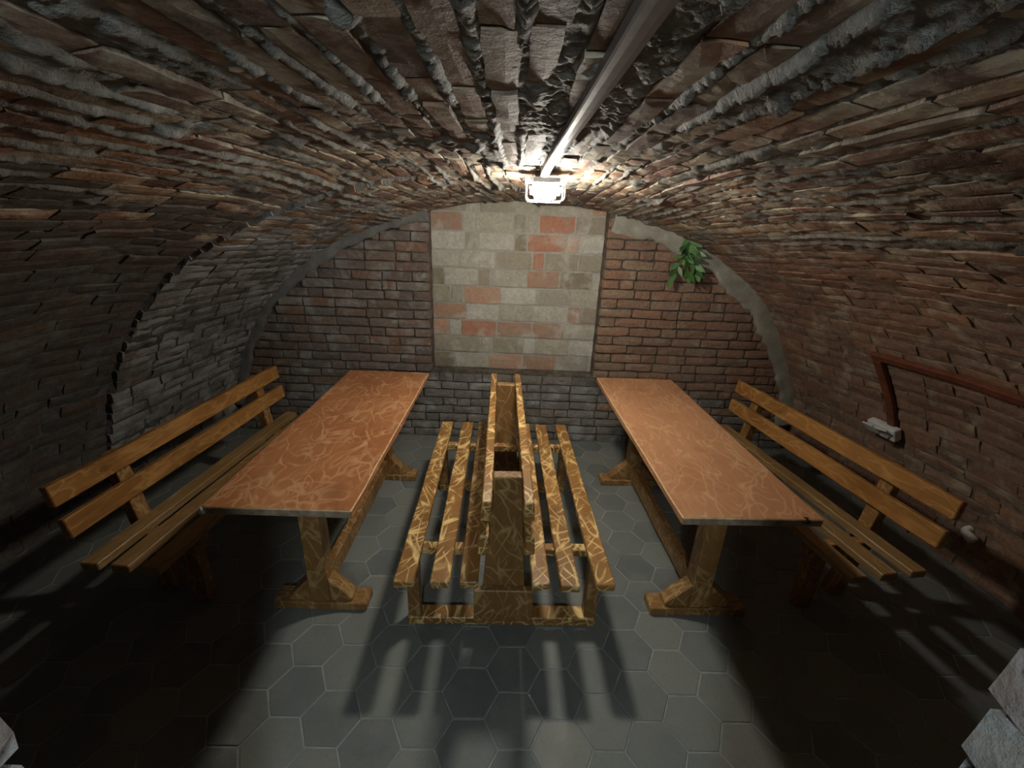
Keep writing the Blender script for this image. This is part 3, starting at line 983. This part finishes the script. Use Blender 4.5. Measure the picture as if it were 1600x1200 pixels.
# ------------------------------------------------------------------ ceiling lamp and its cable channel
def build_lamp():
    L = empty('bulkhead_lamp', LAMP_POS)
    tag(L, 'lit bulkhead lamp with wire guard under the brick vault', 'lamp')
    white = plain_mat('lamp_white', (0.75, 0.75, 0.72), 0.4)
    # base plate with raised rim
    bm = bmesh.new()
    bmesh.ops.create_cube(bm, size=1.0)
    for v in bm.verts:
        k = 1.0 if v.co.z > 0 else 0.97
        v.co = Vector((v.co.x * 0.195 * k, v.co.y * 0.15 * k, v.co.z * 0.02))
    bmesh.ops.bevel(bm, geom=[e for e in bm.edges if abs((e.verts[0].co - e.verts[1].co).z) > 0.015], offset=0.035, segments=5, affect='EDGES')
    bm_obj('base_plate', bm, white, L).location = (0, 0, -0.012)
    em = NT('lamp_glass')
    em.b.inputs['Base Color'].default_value = (0.9, 0.9, 0.88, 1)
    em.b.inputs['Emission Color'].default_value = (1.0, 0.95, 0.84, 1)
    em.b.inputs['Emission Strength'].default_value = LAMP_EMIT
    bm = bmesh.new()
    bmesh.ops.create_cube(bm, size=1.0)
    for v in bm.verts:
        k = 1.0 if v.co.z > 0 else 0.86
        v.co = Vector((v.co.x * 0.15 * k, v.co.y * 0.105 * k, v.co.z * 0.062))
    bmesh.ops.bevel(bm, geom=bm.edges[:], offset=0.016, segments=3, affect='EDGES')
    bm_obj('glass_cover', bm, em.m, L, True).location = (0, 0, -0.054)
    # wire guard: two hoops and a ring
    def wire(name, pts, r=0.003):
        cu = bpy.data.curves.new(name, 'CURVE'); cu.dimensions = '3D'; cu.bevel_depth = r; cu.bevel_resolution = 2
        sp = cu.splines.new('POLY'); sp.points.add(len(pts) - 1)
        for p, q in zip(sp.points, pts): p.co = (*q, 1)
        o = bpy.data.objects.new('tmp', cu)
        COL.objects.link(o)
        dg = bpy.context.evaluated_depsgraph_get()
        me = bpy.data.meshes.new_from_object(o.evaluated_get(dg))
        bpy.data.objects.remove(o)
        me.materials.clear(); me.materials.append(white)
        return link(bpy.data.objects.new(name, me), L)
    def hoop(y):
        w, d, r = 0.088, 0.099, 0.020
        pts = [(-w, y, -0.02)]
        for k in range(7):
            a = PI + k / 6 * PI / 2
            pts.append((-w + r + r * math.cos(a), y, -d + r + r * math.sin(a)))
        for k in range(7):
            a = -PI / 2 + k / 6 * PI / 2
            pts.append((w - r + r * math.cos(a), y, -d + r + r * math.sin(a)))
        pts.append((w, y, -0.02))
        return pts
    wire('guard_wire', hoop(-0.062)); wire('guard_wire', hoop(0.062))
    for x in (-0.03, 0.03):
        wire('guard_wire', [(x, -0.068, -0.02), (x, -0.064, -0.09), (x, -0.045, -0.098), (x, 0.045, -0.098), (x, 0.064, -0.09), (x, 0.068, -0.02)])
    return L
build_lamp()

def CHX(y):
    return 0.138 - (y - 0.3) / 1.8 * 0.030

def build_channel():
    x, z = 0.128, 1.982
    y0, y1 = Y_FRONT, 2.10
    pr = [(-0.018, 0.018), (-0.018, 0.002), (-0.015, -0.001), (-0.006, -0.0025), (0.006, -0.0025), (0.015, -0.001), (0.018, 0.002), (0.018, 0.018)]
    V = []; F = []
    n = 20
    for i in range(n + 1):
        y = y0 + (y1 - y0) * i / n
        wx = (float(vnoise(i * 0.4, 1.0, 5)) - 0.5) * 0.003 + CHX(y) - x
        for a, c in pr: V.append((a + wx, y, c - (0.012 * max(0, (y - 1.9) / 0.2) if y > 1.9 else 0)))
    m = len(pr)
    for i in range(n):
        for k in range(m):
            a = i * m + k; b = i * m + (k + 1) % m
            F.append((a, b, b + m, a + m))
    F.append(tuple(range(m))); F.append(tuple(n * m + k for k in range(m))[::-1])
    o = mesh_obj('cable_channel', V, F, plain_mat('channel_grey', (0.24, 0.20, 0.185), 0.45, 0.0, 0.4))
    o.location = (x, 0, z)
    tag(o, 'long flat cable channel running along the vault crown to the lamp', 'cable channel')
build_channel()

# ------------------------------------------------------------------ things on the right wall
def wall_path(name, pts, half, thick, mat, parent):
    """flat conduit following the right haunch: pts are (t, Y) on the vault"""
    V = []; F = []
    P = []
    for (t0, y0), (t1, y1) in zip(pts[:-1], pts[1:]):
        n = 14
        for k in range(n): P.append((t0 + (t1 - t0) * k / n, y0 + (y1 - y0) * k / n))
    P.append(pts[-1])
    pos = []; nrs = []
    for t, y in P:
        p, al, ac, nr = frame(t, y)
        pos.append(p + nr * 0.012); nrs.append(nr)
    for i, p in enumerate(pos):
        d = (pos[min(i + 1, len(pos) - 1)] - pos[max(i - 1, 0)]).normalized()
        s = d.cross(nrs[i]).normalized()
        for a, h in ((-half, 0), (-half, thick * 0.8), (-half * 0.7, thick), (half * 0.7, thick), (half, thick * 0.8), (half, 0)):
            V.append(p + s * a + nrs[i] * h)
    m = 6
    for i in range(len(pos) - 1):
        for k in range(m):
            a = i * m + k; b = i * m + (k + 1) % m
            F.append((a, b, b + m, a + m))
    F.append(tuple(range(m))[::-1]); F.append(tuple((len(pos) - 1) * m + k for k in range(m)))
    o = mesh_obj(name, V, F, mat, parent)
    return o

def build_conduit():
    c = empty('conduit', frame(0.664, 2.45)[0])
    tag(c, 'reddish-brown flat conduit bent down the right brick wall to a socket', 'conduit')
    mat = plain_mat('conduit_brown', (0.17, 0.055, 0.028), 0.45, 0.0, 0.45, 0.25)
    o1 = wall_path('conduit_run', [(0.663, 1.2), (0.664, 2.475)], 0.024, 0.022, mat, None)
    o2 = wall_path('conduit_drop', [(0.672, 2.45), (0.842, 2.455)], 0.026, 0.026, mat, None)
    inv = Matrix.Translation(c.location).inverted()
    for o in (o1, o2):
        o.data.transform(inv)
        o.parent = c
build_conduit()

def build_socket():
    p, al, ac, nr = frame(0.816, 2.49)
    up = -ac if ac.z < 0 else ac
    s = bpy.data.objects.new('wall_socket', None); link(s)
    m = Matrix.Identity(4)
    xx = al; yy = up; zz = xx.cross(yy).normalized()
    if zz.dot(nr) < 0:
        xx = -al; zz = xx.cross(yy).normalized()
    m = basis(p + nr * 0.02, xx, yy, zz)
    s.matrix_basis = m
    tag(s, 'white double wall socket at the lower end of the brown conduit', 'socket')
    wm = plain_mat('socket_white', (0.74, 0.75, 0.74), 0.4, var=0.1)
    plank('socket_box', (0.19, 0.085, 0.05), (0, 0, 0.025), wm, s, bev=0.008, wob=0.001, seg=2)
    for g in (-1, 1):
        plank('socket_lid', (0.082, 0.075, 0.012), (g * 0.048, 0.018 + 0.006 * g, 0.072), wm, s, rot=(0.55 + 0.12 * g, 0.08 * g, 0.1), bev=0.004, wob=0.001)
        bm = bmesh.new()
        bmesh.ops.create_cone(bm, cap_ends=True, segments=16, radius1=0.026, radius2=0.021, depth=0.012)
        bm_obj('socket_outlet', bm, plain_mat('socket_grey', (0.42, 0.43, 0.43), 0.5), s).location = (g * 0.048, -0.006, 0.055)
build_socket()

def build_stub():
    p, al, ac, nr = frame(0.925, 1.985)
    up = -ac if ac.z < 0 else ac
    pts = []
    for k in range(9):
        a = k / 8 * PI / 2
        pts.append(p + nr * (0.0 + 0.055 * math.sin(a)) + al * (-0.045 * (1 - math.cos(a))) + up * 0.0)
    pts.append(pts[-1] - al * 0.03 - up * 0.012)
    V = []; F = []
    K = 12
    for i, q in enumerate(pts):
        d = (pts[min(i + 1, len(pts) - 1)] - pts[max(0, i - 1)]).normalized()
        a = d.cross(Vector((0, 0, 1))).normalized(); b = d.cross(a)
        r = 0.021 if i < len(pts) - 2 else 0.025
        for k in range(K):
            V.append(q + a * r * math.cos(2 * PI * k / K) + b * r * math.sin(2 * PI * k / K))
    for i in range(len(pts) - 1):
        for k in range(K):
            F.append((i * K + k, i * K + (k + 1) % K, (i + 1) * K + (k + 1) % K, (i + 1) * K + k))
    F.append(tuple(range(K))[::-1]); F.append(tuple((len(pts) - 1) * K + k for k in range(K)))
    o = mesh_obj('pipe_elbow', V, F, plain_mat('pvc_white', (0.85, 0.84, 0.78), 0.4), None, True)
    tag(o, 'short white pipe elbow sticking out low on the right brick wall', 'pipe')
build_stub()

# ------------------------------------------------------------------ green sprig hanging on the right pier
def build_sprig():
    base = Vector((1.258, Y_BACK - 0.03, 1.70))
    s = empty('hanging_sprig', base)
    tag(s, 'green leafy sprig hanging upside down on the right brick pier', 'plant')
    k = NT('leaf_green')
    p = k.pos(); r = k.rnd()
    col = k.ramp(r, [(0.1, (0.04, 0.10, 0.03)), (0.55, (0.10, 0.22, 0.06)), (0.95, (0.20, 0.36, 0.12))])
    nn = k.noise(p, 60, 3)
    col = k.mix(k.ramp(nn.outputs[0], [(0.4, 0.0), (0.7, 0.3)]), col, (0.04, 0.09, 0.02))
    k.l(col, k.b.inputs['Base Color'])
    k.b.inputs['Roughness'].default_value = 0.45
    leaf_m = k.m
    stem_m = plain_mat('stem_green', (0.10, 0.13, 0.045), 0.6)
    # leaf mesh variants: folded, drooping blade along -z (12-20 faces)
    leaves = []
    for v in range(4):
        rr = random.Random(900 + v)
        L = 0.098; n = 5
        V = []; F = []
        wid = [0.003, 0.014, 0.020, 0.017, 0.010, 0.001]
        curl = rr.uniform(0.3, 0.9)
        for i in range(n + 1):
            q = i / n
            yb = -0.03 * curl * q * q
            V += [(-wid[i], yb - 0.005 * (wid[i] / 0.025), -L * q), (0, yb, -L * q), (wid[i], yb - 0.005 * (wid[i] / 0.025), -L * q)]
        for i in range(n):
            a = i * 3
            F += [(a, a + 1, a + 4, a + 3), (a + 1, a + 2, a + 5, a + 4)]
        me = bpy.data.meshes.new('leaf'); me.from_pydata(V, [], F); me.update()
        me.polygons.foreach_set('use_smooth', [True] * len(me.polygons))
        me.materials.append(leaf_m)
        leaves.append(me)
    def stem(pts, r):
        V = []; F = []; K = 6
        for i, q in enumerate(pts):
            for kk in range(K):
                a = 2 * PI * kk / K
                V.append((q[0] + r * math.cos(a), q[1] + r * math.sin(a), q[2]))
        for i in range(len(pts) - 1):
            for kk in range(K):
                F.append((i * K + kk, (i + 1) * K + kk, (i + 1) * K + (kk + 1) % K, i * K + (kk + 1) % K))
        mesh_obj('stem', V, F, stem_m, s, True)
    stems = [[(0.0, 0, 0.03), (0.0, -0.01, -0.05), (0.005, -0.03, -0.14), (0.012, -0.045, -0.24)],
             [(0.0, 0, 0.0), (-0.02, -0.015, -0.08), (-0.05, -0.02, -0.17), (-0.085, -0.025, -0.25)],
             [(0.0, 0, 0.0), (0.025, -0.01, -0.07), (0.055, -0.018, -0.15), (0.085, -0.02, -0.22)]]
    rs = random.Random(77)
    for si, st in enumerate(stems):
        stem(st, 0.003)
        n = 13 if si == 0 else 11
        for i in range(n):
            q = 0.05 + 0.95 * i / (n - 1)
            f = q * (len(st) - 1); j = min(int(f), len(st) - 2); f -= j
            p = Vector(st[j]).lerp(Vector(st[j + 1]), f)
            o = bpy.data.objects.new('leaf', rs.choice(leaves)); link(o, s)
            side = 1 if i % 2 else -1
            ang = side * rs.uniform(0.35, 1.15) if i < n - 1 else rs.uniform(-0.1, 0.1)
            if si == 1: ang += -0.25
            if si == 2: ang += 0.25
            sc = rs.uniform(0.75, 1.15)
            o.location = p + Vector((0, -0.004 - 0.002 * (i % 3), 0))
            o.rotation_euler = (rs.uniform(-0.75, -0.1), -ang, rs.uniform(-0.5, 0.5))
            o.scale = (sc, sc, sc)
build_sprig()
